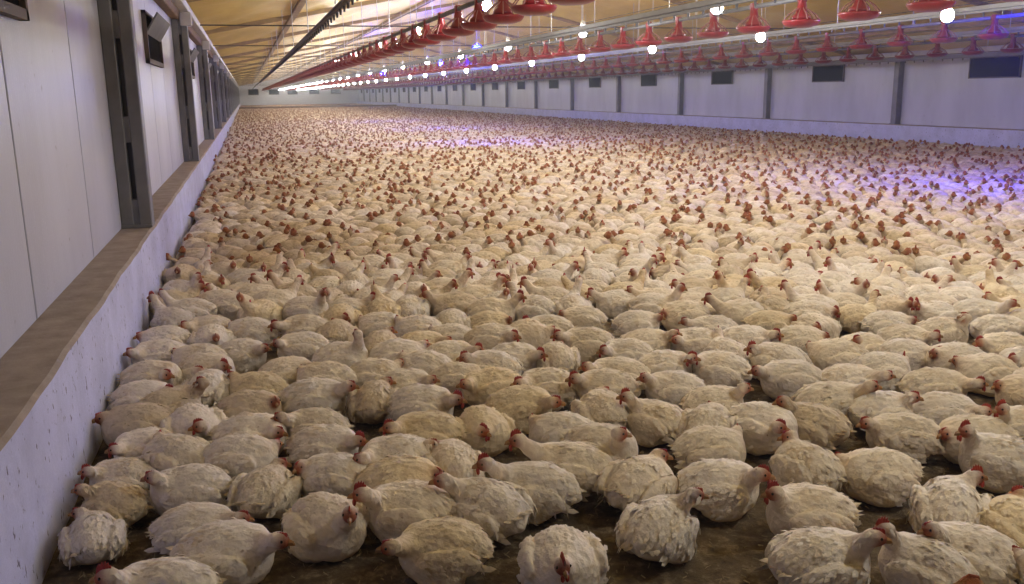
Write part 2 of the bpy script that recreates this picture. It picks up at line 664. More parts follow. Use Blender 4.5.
# ================================================================== feed lines
FEED = [(2.03, 5.58, 0.80, 1.787), (4.85, 4.89, 0.81, 1.782), (8.60, 9.01, 0.812, 1.782), (11.35, 11.49, 0.797, 1.728)]
LINE_WORD = ['first', 'second', 'third', 'fourth']

pan = MB().lathe([(0.085, 0.0), (0.14, 0.016), (0.163, 0.042), (0.168, 0.060), (0.160, 0.060), (0.150, 0.044), (0.09, 0.022), (0.02, 0.03)], 24)
panm = pan.mesh('pan', M['red'], True)
tower = MB().lathe([(0.082, 0.070), (0.080, 0.095), (0.050, 0.120), (0.040, 0.190), (0.034, 0.215), (0.036, 0.235), (0.022, 0.262), (0.010, 0.285)], 16)
towerm = tower.mesh('hopper_cone', M['red'], True)
gr = MB()
for i in range(12):
    t = 2 * math.pi * i / 12
    c, s = math.cos(t), math.sin(t)
    gr.tube((0.163 * c, 0.163 * s, 0.058), (0.120 * c, 0.120 * s, 0.112), 0.0045, n=4)
    gr.tube((0.120 * c, 0.120 * s, 0.112), (0.042 * c, 0.042 * s, 0.165), 0.0045, n=4)
grm = gr.mesh('grill', M['grill'])
cl = MB().bevbox(-0.03, 0.03, -0.035, 0.035, 0.215, 0.285, 0.006)
clm = cl.mesh('saddle', M['red'])
small = MB().lathe([(0.085, 0.0), (0.163, 0.042), (0.168, 0.060), (0.11, 0.085), (0.045, 0.150), (0.036, 0.225), (0.010, 0.285)], 10)
smallm = small.mesh('feeder', M['red'], True)

feeders = []
for li, (x, ya, sp, z) in enumerate(FEED):
    k = 0
    while ya + sp * k < Y1 - 4:
        feeders.append((math.hypot(x, ya + sp * k), li, k, x, ya + sp * k, z))
        k += 1
feeders.sort()
GRP_F = ['red pan feeders on the %s feed line' % w for w in LINE_WORD]
for i, (d, li, k, x, y, z) in enumerate(feeders[:300]):
    if i < 150:
        e = empty('pan_feeder', (x, y, z), random.uniform(0, 0.5))
        link('pan', panm, e)
        link('grill', grm, e)
        cone_ = link('hopper_cone', towerm, e)
        link('saddle', clm, cone_, None, (0, 0, -e.rotation_euler[2]))
    else:
        e = link('pan_feeder', smallm, None, (x, y, z))
    tag(e, 'red pan feeder, %s from the camera on the %s feed line from left' % (ordinal(k + 1), LINE_WORD[li]),
        'feeder', GRP_F[li])
rest = MB()
for d, li, k, x, y, z in feeders[300:]:
    rest.lathe([(0.085, 0.0), (0.168, 0.055), (0.05, 0.150), (0.010, 0.285)], 6, (x, y, z))
o = rest.build('distant_pan_feeders', M['red'])
tag(o, 'far red pan feeders merging into bands at the end of the house', 'feeder', None, 'stuff')

for li, (x, ya, sp, z) in enumerate(FEED):
    e = empty('feed_pipe', (x, ya - 6, z + 0.25))
    L = Y1 - 2 - (ya - 6)
    MB().tube((0, 0, 0), (0, L, 0), 0.022, n=10).build('pipe', M['steel'], e, True)
    MB().tube((0, 0, 0.19), (0, L, 0.19), 0.004, n=5).build('cable', M['wire'], e)
    hm = MB().tube((0, 0, 0.02), (0, 0, ceil_z(x) - z - 0.30), 0.006, n=5).mesh('hanger', M['rope'])
    yy = 1.3
    while yy < 70:
        link('hanger', hm, e, (0, yy, 0))
        yy += 3.05
    tag(e, 'long grey feed pipe carrying the %s row of red feeders from the left' % LINE_WORD[li], 'pipe', 'feed pipes')

# drinker lines: aluminium rail over a water pipe with hanging nipples
DRINK = [(0.70, 1.86), (3.44, 1.86), (7.25, 1.985), (9.95, 1.95), (12.5, 1.75)]
for i, (x, z) in enumerate(DRINK):
    e = empty('drinker_line', (x, -2.0, z))
    L = Y1 - 1
    MB().bevbox(-0.024 if i else -0.014, 0.024 if i else 0.014, 0, L, 0.012, 0.055 if i else 0.034, 0.004).build('rail', M['alu'] if i else M['frame'], e)
    MB().bevbox(-0.012, 0.012, 0, L, -0.016, 0.010, 0.004).build('water_pipe', M['alu'] if i else M['frame'], e)
    nb = MB()
    yy = 2.0
    while yy < L - 1:
        if yy < 45:
            nb.tube((0, yy, -0.016), (0, yy, -0.055), 0.013, 0.008, n=5)
        yy += 0.25
    o = nb.build('nipples', M['dark_steel'], e)
    o['kind'] = 'stuff'
    hm = MB().tube((0, 0, 0.05), (0, 0, ceil_z(x) - z - 0.05), 0.005, n=5).mesh('hanger', M['rope'])
    yy = 3.0
    while yy < 70:
        link('hanger', hm, e, (0, yy, 0))
        yy += 3.05
    where = ['brown drinker line with hanging nipples, nearest the left wall',
             'pale metal drinker line with nipples between first and second feeder rows',
             'pale metal drinker line between the second and third feeder rows',
             'pale metal drinker line between the third and fourth feeder rows',
             'pale metal drinker line between the fourth feeder row and the right wall'][i]
    tag(e, where, 'drinker', 'drinker lines')

# ------------------------------------------------------------------ lamps
bulb_prof = [(0.010, -0.062), (0.034, -0.052), (0.050, -0.028), (0.054, 0.0), (0.044, 0.03), (0.026, 0.055)]
bulbm = MB().lathe(bulb_prof, 10).mesh('bulb', M['bulb'], True)
bulbbm = MB().lathe(bulb_prof, 10).mesh('bulb', M['bulb_blue'], True)
sockm = MB().lathe([(0.027, 0.055), (0.030, 0.075), (0.028, 0.115), (0.012, 0.13)], 10).mesh('socket', M['white_plastic'], True)


def lamp(x, y, z, label, group, blue=False):
    e = empty('blue_lamp' if blue else 'bulb_lamp', (x, y, z))
    link('bulb', bulbbm if blue else bulbm, e, None, None, (1.9, 1.9, 1.2) if blue else None)
    link('socket', sockm, e)
    MB().tube((0, 0, 0.13), (0, 0, ceil_z(x) - z - 0.02), 0.005, n=5).build('cord', M['rope'], e)
    tag(e, label, 'lamp', group)


rows = [('between the first and second feeder rows', 3.90, 7.13, 3.22, 1.935),
        ('between the second and third feeder rows', 6.00, 6.83, 3.05, 1.86),
        ('high beside the first feeder row', 2.42, 9.2, 3.90, 2.12)]
for nm, x, ya, sp, z in rows:
    for k in ((1, 2) if x < 3 else (1,)):
        if ya - sp * k > Y0 + 0.5:
            lamp(x, ya - sp * k, z, 'out of frame bulb %s, %s nearer' % (nm, ordinal(k)), 'white bulbs ' + nm)
    k = 0
    while ya + sp * k < Y1 - 4:
        lamp(x, ya + sp * k, z, 'glowing white bulb hanging %s, %s from the camera' % (nm, ordinal(k + 1)), 'white bulbs ' + nm)
        k += 1
lamp(5.0, 19.87, 2.21, 'large blue glowing lamp above the feeders, brightest of the blue lamps', 'blue lamps', True)
lamp(6.0, 28.6, 2.18, 'smaller blue glowing lamp further back, middle of the blue lamps', 'blue lamps', True)
lamp(5.5, 37.7, 2.05, 'tiny blue glowing lamp furthest back among the feeders', 'blue lamps', True)
lamp(8.15, 7.9, 2.05, 'blue lamp just beyond the right edge that tints birds and feeders blue', 'blue lamps', True)

# low fence across the far part of the house
e = empty('low_fence', (0, 84, 0))
MB().tube((KL + 0.02, 0, 0.27), (KR - 0.02, 0, 0.27), 0.02, n=6).build('top_rail', M['wire'], e)
MB().box(KL + 0.02, KR - 0.02, -0.005, 0.005, 0.0, 0.25).build('board', M['timber'], e)
tag(e, 'low dark partition rail crossing the house floor near the far end', 'fence')

# ================================================================== birds
CREAM = np.array([0.91, 0.835, 0.725])


def smin(a, b_, k):
    h = np.clip(0.5 + 0.5 * (b_ - a) / k, 0, 1)
    return b_ + (a - b_) * h - k * h * (1 - h)


def sd_ell(p, c, r, yaw=0.0, pitch=0.0):
    q = p - np.asarray(c)
    if yaw or pitch:
        cy, sy, cp, sp = math.cos(yaw), math.sin(yaw), math.cos(pitch), math.sin(pitch)
        x = q[..., 0] * cy + q[..., 1] * sy
        y_ = -q[..., 0] * sy + q[..., 1] * cy
        z = q[..., 2]
        q = np.stack([x * cp + z * sp, y_, -x * sp + z * cp], -1)
    r = np.asarray(r)
    k0 = np.linalg.norm(q / r, axis=-1)
    k1 = np.linalg.norm(q / (r * r), axis=-1) + 1e-9
    return k0 * (k0 - 1) / k1


def sd_cone(p, a, b_, r0, r1):
    a, b_ = np.asarray(a), np.asarray(b_)
    ab = b_ - a
    t = np.clip(((p - a) @ ab) / (ab @ ab), 0, 1)
    return np.linalg.norm(p - a - t[..., None] * ab, axis=-1) - (r0 + (r1 - r0) * t)


def surface_nets(d, org, h):
    nx_, ny_, nz_ = d.shape
    ins = d < 0
    shp = (nx_ - 1, ny_ - 1, nz_ - 1)
    acc = np.zeros(shp + (3,))
    cnt = np.zeros(shp)
    corners = [(i, j, k) for i in (0, 1) for j in (0, 1) for k in (0, 1)]

    def sl(c):
        return tuple(slice(o, o + n) for o, n in zip(c, shp))
    for a in corners:
        for ax in range(3):
            if a[ax] == 0:
                b_ = list(a)
                b_[ax] = 1
                da, db = d[sl(a)], d[sl(b_)]
                mk = ins[sl(a)] != ins[sl(b_)]
                t = np.where(mk, da / np.where(mk, da - db, 1), 0)
                cnt += mk
                for q in range(3):
                    acc[..., q] += np.where(mk, a[q] + (t if q == ax else 0), 0)
    act = cnt > 0
    vid = -np.ones(shp, int)
    vid[act] = np.arange(act.sum())
    ii = np.argwhere(act)
    v = org + h * (ii + acc[act] / cnt[act][:, None])
    fs_ = []
    for ax in range(3):
        o1, o2 = (ax + 1) % 3, (ax + 2) % 3
        s0 = [slice(1, -1)] * 3
        s1 = [slice(1, -1)] * 3
        s0[ax] = slice(0, d.shape[ax] - 1)
        s1[ax] = slice(1, d.shape[ax])
        a, b_ = ins[tuple(s0)], ins[tuple(s1)]
        for flip, mk in ((False, a & ~b_), (True, ~a & b_)):
            pos = np.argwhere(mk)
            if not len(pos):
                continue
            off = np.ones(3, int)
            off[ax] = 0
            pos = pos + off
            e1 = np.zeros(3, int)
            e1[o1] = 1
            e2 = np.zeros(3, int)
            e2[o2] = 1
            q = [pos - e1 - e2, pos - e2, pos, pos - e1]
            q = np.stack([vid[c[:, 0], c[:, 1], c[:, 2]] for c in q], 1)
            fs_.append(q[:, ::-1] if flip else q)
    return v, np.concatenate(fs_)


def bird_body(head, face, seed, h=0.0112):
    """head: xyz local; face: yaw of the head; returns verts, quads, colours"""
    r_ = np.random.default_rng(seed)
    head = np.asarray(head, float)
    w = 1 + 0.08 * r_.uniform(-1, 1)
    lo = np.array([-0.225, -0.145, -0.02])
    hi = np.array([max(0.19, head[0] + 0.07), 0.145, max(0.20, head[2] + 0.05)])
    lo[1] = min(lo[1], head[1] - 0.06)
    hi[1] = max(hi[1], head[1] + 0.06)
    n = np.ceil((hi - lo) / h).astype(int) + 1
    ax = [lo[i] + h * np.arange(n[i]) for i in range(3)]
    p = np.stack(np.meshgrid(*ax, indexing='ij'), -1)
    d = sd_ell(p, (-0.005, 0, 0.078), (0.120, 0.097 * w, 0.084))
    d = smin(d, sd_ell(p, (0.056, 0, 0.080), (0.080, 0.094 * w, 0.084)), 0.03)
    d = smin(d, sd_ell(p, (-0.03, 0, 0.108), (0.095, 0.078 * w, 0.062)), 0.03)
    d = smin(d, sd_ell(p, (-0.100, 0, 0.090), (0.060, 0.064, 0.052)), 0.03)
    d = smin(d, sd_cone(p, (-0.105, 0, 0.094), (-0.155, r_.uniform(-.015, .015), 0.085 + r_.uniform(-0.02, 0.03)), 0.036, 0.014), 0.025)
    droop = r_.uniform(0.0, 0.16)
    for s in (-1, 1):
        d = smin(d, sd_ell(p, (-0.005, s * 0.074 * w, 0.042), (0.080, 0.050, 0.045)), 0.02)
        wz = 0.090 + r_.uniform(-0.008, 0.006)
        d = smin(d, sd_ell(p, (-0.028, s * 0.094 * w, wz), (0.108, 0.026, 0.050), yaw=s * 0.13, pitch=droop), 0.004)
    nb = np.array([0.082, 0.0, 0.112])
    nm = nb * 0.45 + head * 0.55
    nm[2] = nb[2] * 0.35 + head[2] * 0.65 - 0.005
    nm[:2] += (head[:2] - nb[:2]) * 0.12
    d = smin(d, sd_cone(p, nb, nm, 0.044, 0.026), 0.022)
    d = smin(d, sd_cone(p, nm, head, 0.026, 0.021), 0.010)
    fd = np.array([math.cos(face), math.sin(face), 0])
    dh = sd_ell(p, head + 0.006 * fd, (0.034, 0.0225, 0.0245), yaw=face, pitch=-0.1)
    d = smin(d, dh, 0.006)
    d = np.maximum(d, -(p[..., 2] - 0.001))
    # soft feather lumps
    f1 = np.sin(p[..., 0] * 95 + 3 * np.sin(p[..., 1] * 60 + seed)) * np.sin(p[..., 1] * 110 + p[..., 2] * 70 + seed * 1.7)
    f2 = np.sin(p[..., 0] * 160 + p[..., 2] * 120 + seed * 0.3) * np.sin(p[..., 1] * 170 + 2 * np.sin(p[..., 0] * 70))
    amp = np.clip((dh - 0.02) / 0.04, 0, 1)
    d = d + amp * (0.0026 * f1 + 0.0016 * f2)
    d[0], d[-1] = 1, 1
    d[:, 0], d[:, -1] = 1, 1
    d[:, :, 0], d[:, :, -1] = 1, 1
    v, q = surface_nets(d, lo, h)
    # colours
    c = np.tile(CREAM, (len(v), 1))
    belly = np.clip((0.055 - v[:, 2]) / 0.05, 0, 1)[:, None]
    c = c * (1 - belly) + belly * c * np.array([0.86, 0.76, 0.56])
    nk = np.clip(1 - np.linalg.norm(v - (head * 0.8 + nb * 0.2), axis=1) / 0.075, 0, 1)[:, None]
    c = c * (1 - 0.5 * nk) + 0.5 * nk * np.array([0.70, 0.52, 0.36])
    fc = head + 0.021 * fd - np.array([0, 0, 0.004])
    k = np.clip(2.1 - np.linalg.norm((v - fc) * np.array([1, 1, 1.0]), axis=1) / 0.0165, 0, 1)[:, None]
    red = np.array([0.38, 0.12, 0.065]) * (0.75 + 0.4 * r_.uniform())
    c = c * (1 - k) + k * red
    return v, q, c, w


def vnormals(v, q):
    n = np.zeros_like(v)
    a = np.cross(v[q[:, 2]] - v[q[:, 0]], v[q[:, 3]] - v[q[:, 1]])
    for i in range(4):
        np.add.at(n, q[:, i], a)
    return n / (np.linalg.norm(n, axis=1, keepdims=True) + 1e-12)


def plumage(v, nrm, seed, head):
    """overlapping feather blades lying over back, wings and rump"""
    r_ = np.random.default_rng(seed + 999)
    ok = (v[:, 2] > 0.035) & (v[:, 0] < 0.07) & (v[:, 0] > -0.15) & (nrm[:, 2] > -0.3)
    ids = np.flatnonzero(ok)
    ids = r_.choice(ids, min(190, len(ids)), replace=False)
    V, F = [], []
    for i in ids:
        p, n = v[i], nrm[i]
        t = np.array([-1.0, 0.35 * n[1] + r_.uniform(-.25, .25), -0.28 - 0.3 * abs(n[1]) * r_.uniform()])
        t -= n * (t @ n)
        t /= np.linalg.norm(t)
        s = np.cross(n, t)
        L = r_.uniform(0.020, 0.034) * (1.25 if abs(n[1]) > 0.5 else 1.0)
        W = L * r_.uniform(0.18, 0.27)
        lift = r_.uniform(0.0, 0.003)
        o = len(V)
        b0 = p - n * 0.002
        V += [b0 - s * W * 0.5, b0 + s * W * 0.5, p + t * L * 0.55 + s * W + n * (0.0008 + lift * 0.5),
              p + t * L + n * lift, p + t * L * 0.55 - s * W + n * (0.0008 + lift * 0.5), p + t * L * 0.5 + n * (0.0025 + lift * 0.6)]
        F += [(o, o + 1, o + 5), (o + 1, o + 2, o + 5), (o + 2, o + 3, o + 5), (o + 3, o + 4, o + 5), (o + 4, o, o + 5)]
    nw = 0
    for sd_ in (-1, 1):
        for k_ in range(9):
            p = np.array([0.0 - 0.013 * k_, sd_ * (0.104 - 0.0035 * k_), 0.122 - 0.0085 * k_ + r_.uniform(-.006, .006)])
            t = np.array([-1.0, -sd_ * 0.16 + r_.uniform(-.06, .06), -0.25 + 0.03 * k_ + r_.uniform(-.08, .08)])
            t /= np.linalg.norm(t)
            n = np.array([0, sd_ * 0.9, 0.43])
            n -= t * (n @ t)
            n /= np.linalg.norm(n)
            s = np.cross(n, t)
            L, W = r_.uniform(0.06, 0.085), 0.0085
            o = len(V)
            V += [p - s * W * 0.6, p + s * W * 0.6, p + t * L * 0.75 + s * W + n * 0.002, p + t * L + n * 0.003,
                  p + t * L * 0.75 - s * W + n * 0.002, p + t * L * 0.6 + n * 0.004]
            F += [(o, o + 1, o + 5), (o + 1, o + 2, o + 5), (o + 2, o + 3, o + 5), (o + 3, o + 4, o + 5), (o + 4, o, o + 5)]
            nw += 1
    V = np.array(V)
    C = np.repeat(CREAM[None] * r_.uniform(0.92, 1.03, (len(ids) + nw, 1)), 6, axis=0)
    return V, np.array(F), C


def tail_blades(seed):
    r_ = np.random.default_rng(seed + 5)
    V, F = [], []
    up = r_.uniform(-0.35, 0.35)
    for i in range(9):
        a = (i - 4) * 0.13 + r_.uniform(-.05, .05)
        t = np.array([-math.cos(a), math.sin(a), up + r_.uniform(-.1, .1)])
        s = np.array([math.sin(a), math.cos(a), 0.1 * (i - 4) / 4])
        p = np.array([-0.115, 0.03 * (i - 4) / 4, 0.092 + 0.012 * (4 - abs(i - 4)) / 4])
        L, W = r_.uniform(0.045, 0.07), 0.011
        o = len(V)
        nn = np.array([0, 0, 0.004])
        V += [p - s * W, p + s * W, p + t * L * 0.7 + s * W * 1.1, p + t * L, p + t * L * 0.7 - s * W * 1.1, p + t * L * 0.6 + nn]
        F += [(o, o + 1, o + 5), (o + 1, o + 2, o + 5), (o + 2, o + 3, o + 5), (o + 3, o + 4, o + 5), (o + 4, o, o + 5)]
    V = np.array(V)
    C = np.tile(CREAM * np.array([0.92, 0.87, 0.78]), (len(V), 1))
    tipm = np.zeros(len(V), bool)
    tipm[3::6] = True
    C[tipm] *= 0.45
    return V, np.array(F), C


# small shared head parts (head frame: +x is where the beak points)
def comb_mesh(hgt, n=5):
    b_ = MB()
    L = 0.040
    top, bot = [], []
    for i in range(2 * n + 1):
        u = i / (2 * n)
        x = 0.026 - L * u
        e_ = math.sin(math.pi * min(1, 0.12 + u * 0.9)) ** 0.6
        z = hgt * e_ * (1.0 if i % 2 else 0.62)
        top.append((x - 0.25 * z, z + 0.019))
        bot.append((x, 0.012))
    m_ = 2 * n + 1
    for s in (-1, 1):
        v = [(x, s * 0.0015, z) for x, z in top] + [(x, s * 0.0045, z) for x, z in bot]
        f = []
        for i in range(m_ - 1):
            q = (i, i + 1, m_ + i + 1, m_ + i)
            f.append(q if s > 0 else q[::-1])
        b_.add(v, f)
    f = []
    for i in range(m_ - 1):
        f.append((i, 2 * m_ + i, 2 * m_ + i + 1, i + 1))
    b_.f += f
    return b_.mesh('comb', M['comb'], False)


COMBS = [comb_mesh(0.006), comb_mesh(0.011), comb_mesh(0.017), comb_mesh(0.024)]
bk = MB()
bk.add([(0.030, 0.0075, 0.001), (0.030, -0.0075, 0.001), (0.030, 0, 0.009), (0.050, 0, -0.007), (0.030, 0.006, -0.009), (0.030, -0.006, -0.009), (0.044, 0, -0.0095),
        (0.042, 0.005, 0.001), (0.042, -0.005, 0.001), (0.044, 0, 0.0045)],
       [(0, 7, 9, 2), (7, 3, 9), (2, 9, 8, 1), (9, 3, 8), (0, 3, 7), (1, 8, 3), (0, 4, 6, 3), (1, 3, 6, 5), (4, 5, 6), (0, 2, 1), (0, 1, 5, 4)])
BEAK = bk.mesh('beak', M['beak'], False)
ey = MB().lathe([(0.001, -0.0042), (0.0032, -0.0026), (0.0042, 0), (0.0032, 0.0026), (0.001, 0.0042)], 8)
EYE = ey.mesh('eye', M['eye'], True)
wt = MB()
for s in (-1, 1):
    wt.lathe([(0.002, -0.034), (0.0055, -0.029), (0.006, -0.021), (0.004, -0.013)], 6, (0.026, s * 0.0065, 0))
WATTLE = wt.mesh('wattles', M['comb'], True)

# traced foreground birds: body px, heading (0 right, 90 away), head px or None, face, comb 0-3, tint
T = [
    (163, 590, 180, 107, 573, 190, 3, 'w'), (92, 530, 110, 78, 499, 180, 0, 'w'), (119, 497, 150, 92, 477, 180, 0, 'y'),
    (118, 470, 180, 97, 462, 185, 2, 'w'), (146, 446, 200, 127, 449, 190, 2, 'w'), (184, 488, 190, 155, 474, 185, 0, 'w'),
    (172, 457, 150, None, 0, 0, 0, 'c'), (233, 458, 5, None, 0, 0, 0, 'w'), (266, 487, 80, 276, 457, 5, 0, 'c'),
    (197, 524, 10, 261, 511, 0, 1, 'w'), (228, 552, 5, 285, 539, 355, 0, 'w'), (328, 523, 315, 352, 510, 280, 0, 'c'),
    (333, 474, 170, None, 0, 0, 0, 'w'), (408, 509, 172, 362, 491, 185, 3, 'c'), (441, 546, 180, 384, 545, 185, 0, 'y'),
    (488, 506, 135, 442, 477, 180, 0, 'w'), (402, 482, 10, None, 0, 0, 0, 'y'), (398, 457, 182, 362, 460, 185, 0, 'w'),
    (451, 462, 100, 432, 440, 10, 0, 'c'), (536, 486, 160, 482, 459, 190, 3, 'w'), (570, 467, 160, 516, 437, 190, 3, 'c'),
    (603, 447, 335, 617, 431, 0, 0, 'c'), (640, 482, 50, 659, 451, 355, 0, 'c'), (658, 525, 60, 696, 489, 0, 0, 'w'),
    (720, 484, 2, 762, 471, 340, 2, 'w'), (808, 511, 172, 774, 488, 185, 3, 'c'), (563, 560, 278, 561, 562, 285, 3, 'w'),
    (822, 560, 15, 866, 539, 350, 1, 'w'), (932, 560, 128, 899, 523, 175, 3, 'w'), (953, 507, 70, 977, 473, 5, 3, 'w'),
    (996, 560, 140, 960, 534, 190, 0, 'w'), (1020, 527, 95, 1022, 499, 180, 2, 'y'), (1034, 566, 180, None, 0, 0, 0, 'w'),
    (806, 466, 110, 791, 432, 185, 0, 'c'), (876, 471, 180, None, 0, 0, 0, 'c'), (908, 434, 170, 871, 420, 190, 1, 'c'),
    (996, 455, 140, 988, 431, 190, 3, 'w'), (813, 423, 125, 787, 400, 185, 0, 'd'), (832, 402, 10, 872, 384, 355, 0, 'c'),
    (884, 410, 20, 904, 397, 350, 1, 'w'), (941, 410, 352, 985, 414, 350, 2, 'w'), (1022, 426, 160, 1003, 404, 190, 3, 'c'),
    (848, 380, 8, 894, 373, 0, 0, 'w'), (936, 386, 355, 988, 383, 0, 2, 'c'), (790, 378, 170, 747, 370, 185, 0, 'w'),
    (778, 360, 125, 758, 349, 170, 3, 'w'), (715, 403, 18, 744, 384, 5, 0, 'c'), (662, 419, 130, 632, 392, 175, 3, 'c'),
    (673, 387, 172, 643, 373, 185, 0, 'w'), (604, 412, 100, None, 0, 0, 0, 'c'), (600, 388, 172, 570, 376, 185, 2, 'c'),
    (548, 386, 172, 526, 383, 190, 2, 'c'), (521, 406, 8, 556, 401, 350, 1, 'y'), (560, 431, 175, None, 0, 0, 0, 'w'),
    (747, 424, 325, 753, 436, 330, 2, 'w'), (712, 447, 5, None, 0, 0, 0, 'c'), (617, 374, 172, 586, 364, 185, 0, 'c'),
    (627, 352, 172, 597, 353, 190, 2, 'w'), (587, 343, 168, 557, 334, 185, 2, 'c'), (548, 358, 100, None, 0, 0, 0, 'c'),
    (648, 345, 20, 677, 332, 0, 0, 'c'), (692, 343, 175, 672, 343, 185, 0, 'w'), (718, 368, 150, 699, 359, 190, 3, 'w'),
    (668, 366, 5, 688, 356, 350, 2, 'w'), (712, 328, 178, 682, 318, 185, 1, 'w'), (745, 341, 20, 754, 336, 350, 2, 'w'),
    (638, 323, 0, None, 0, 0, 0, 'w'), (582, 318, 170, None, 0, 0, 0, 'c'), (770, 324, 0, None, 0, 0, 0, 'y'),
    (312, 426, 172, 277, 414, 185, 0, 'c'), (326, 444, 0, 363, 437, 355, 3, 'w'), (426, 433, 170, 396, 427, 185, 2, 'y'),
    (483, 428, 290, 480, 437, 320, 2, 'y'), (423, 405, 0, 458, 398, 350, 3, 'w'), (378, 398, 90, None, 0, 0, 0, 'd'),
    (402, 386, 20, 418, 381, 0, 0, 'c'), (316, 398, 8, 350, 384, 0, 0, 'w'), (330, 378, 180, None, 0, 0, 0, 'c'),
    (374, 373, 0, None, 0, 0, 0, 'c'), (343, 358, 10, 357, 331, 185, 0, 'w'), (383, 348, 90, None, 0, 0, 0, 'd'),
    (399, 355, 0, None, 0, 0, 0, 'w'), (424, 365, 172, None, 0, 0, 0, 'w'), (444, 358, 25, 460, 353, 0, 3, 'c'),
    (466, 375, 0, None, 0, 0, 0, 'c'), (494, 385, 190, 457, 387, 190, 0, 'y'), (497, 365, 150, 485, 356, 190, 2, 'w'),
    (512, 363, 10, 528, 361, 350, 3, 'w'), (491, 338, 0, 511, 348, 340, 2, 'c'), (524, 336, 305, None, 0, 0, 0, 'c'),
    (458, 338, 180, None, 0, 0, 0, 'w'), (418, 329, 180, None, 0, 0, 0, 'w'), (424, 344, 20, 433, 344, 340, 0, 'y'),
    (380, 325, 180, None, 0, 0, 0, 'w'), (336, 333, 90, None, 0, 0, 0, 'd'), (302, 347, 180, 286, 342, 190, 0, 'w'),
    (491, 323, 0, None, 0, 0, 0, 'y'), (451, 323, 90, None, 0, 0, 0, 'c'), (548, 329, 160, 541, 322, 190, 3, 'c'),
    (136, 421, 180, None, 0, 0, 0, 'd'), (122, 401, 0, 146, 391, 355, 2, 'w'), (154, 378, 0, 174, 381, 350, 1, 'c'),
    (160, 358, 190, 147, 354, 185, 1, 'w'), (164, 340, 185, None, 0, 0, 0, 'w'), (210, 328, 180, 188, 323, 185, 1, 'c'),
    (196, 358, 180, None, 0, 0, 0, 'c'), (212, 339, 290, 219, 338, 290, 0, 'w'), (250, 332, 180, None, 0, 0, 0, 'w'),
    (236, 354, 0, 265, 348, 0, 1, 'w'), (208, 368, 0, 232, 367, 350, 3, 'c'), (250, 388, 180, None, 0, 0, 0, 'y'),
    (202, 393, 90, 192, 374, 5, 1, 'w'), (176, 405, 60, 210, 378, 170, 1, 'd'), (194, 426, 300, 205, 427, 200, 2, 'w'),
    (252, 409, 0, None, 0, 0, 0, 'd'), (256, 434, 10, 291, 439, 350, 0, 'w'), (287, 372, 30, 300, 368, 320, 0, 'c'),
    (306, 329, 170, 292, 332, 190, 2, 'c'), (836, 355, 178, None, 0, 0, 0, 'c'), (868, 349, 195, 867, 338, 190, 1, 'c'),
    (800, 342, 0, None, 0, 0, 0, 'c'), (903, 338, 0, 939, 336, 0, 2, 'c'), (900, 352, 0, 919, 357, 350, 1, 'w'),
    (950, 359, 180, None, 0, 0, 0, 'w'), (985, 371, 180, None, 0, 0, 0, 'c'), (1004, 349, 170, 978, 341, 185, 2, 'c'),
    (1024, 362, 180, 1013, 357, 190, 2, 'w'), (943, 332, 10, 963, 316, 185, 1, 'c'), (998, 329, 0, 1015, 331, 350, 3, 'w'),
    (888, 324, 0, None, 0, 0, 0, 'w'), (816, 329, 290, 814, 332, 290, 1, 'c'), (720, 425, 60, None, 0, 0, 0, 'c'),
    (970, 440, 170, None, 0, 0, 0, 'c'), (1030, 395, 150, None, 0, 0, 0, 'd'),
]
IMG_YAW = math.atan2(RC[1, 0], RC[0, 0])     # world angle of image-right
birds = []


def wrap(a):
    return (a + math.pi) % (2 * math.pi) - math.pi


for (bx, by, hd, hx, hy, fa, cb, ti) in T:
    P = on_z(bx, by, 0.085)
    th = R(hd) + IMG_YAW
    bd = dict(x=P[0], y=P[1], th=th, comb=cb, tint=ti, traced=True, sc=random.uniform(0.93, 1.04), px=bx, py=by, hd=hd)
    if hx is not None:
        best = None
        for z in np.linspace(0.15, 0.27, 13):
            H = on_z(hx, hy, z)
            dx, dy = H[0] - P[0], H[1] - P[1]
            dist = math.hypot(dx, dy)
            ang = wrap(math.atan2(dy, dx) - th)
            cost = (dist - 0.140) ** 2 * 60 + (z - 0.222) ** 2 * 60 + max(0, abs(ang) - 0.9) ** 2 * 0.6
            if best is None or cost < best[0]:
                best = (cost, z, dist, ang)
        _, z, dist, ang = best
        ang = max(-1.0, min(1.0, ang))
        dist = max(0.105, min(0.175, dist))
        bd['head'] = (dist * math.cos(ang) + 0.012, dist * math.sin(ang), z)
        bd['face'] = wrap(R(fa) + IMG_YAW - th)
    else:
        bd['head'] = (0.118, random.choice((-1, 1)) * random.uniform(0.02, 0.05), random.uniform(0.12, 0.145))
        bd['face'] = math.copysign(random.uniform(0.5, 1.4), bd['head'][1])
        bd['tucked'] = True
    bd['sc'] *= {1: 0.80, 2: 0.88, 3: 0.87, 4: 0.92, 5: 0.93, 8: 0.93, 9: 0.95}.get(len(birds), 1.0)
    birds.append(bd)


def random_pose(bd, r_):
    u = r_.uniform()
    if u < 0.2:
        bd['head'] = (0.128, r_.choice((-1, 1)) * r_.uniform(0.02, 0.05), r_.uniform(0.105, 0.13))
        bd['face'] = math.copysign(r_.uniform(0.4, 1.4), bd['head'][1])
        bd['tucked'] = True
    else:
        a = r_.normal(0, 0.35)
        z = r_.uniform(0.165, 0.228)
        dd = 0.168 - 0.18 * max(0, z - 0.17)
        bd['head'] = (dd * math.cos(a), dd * math.sin(a), z)
        bd['face'] = a + r_.normal(0, 0.55)
    bd['comb'] = int(r_.choice((0, 1, 1, 2, 2, 3)))
    bd['tint'] = str(r_.choice(('w', 'w', 'w', 'c', 'c', 'c', 'y', 'd')))
    return bd


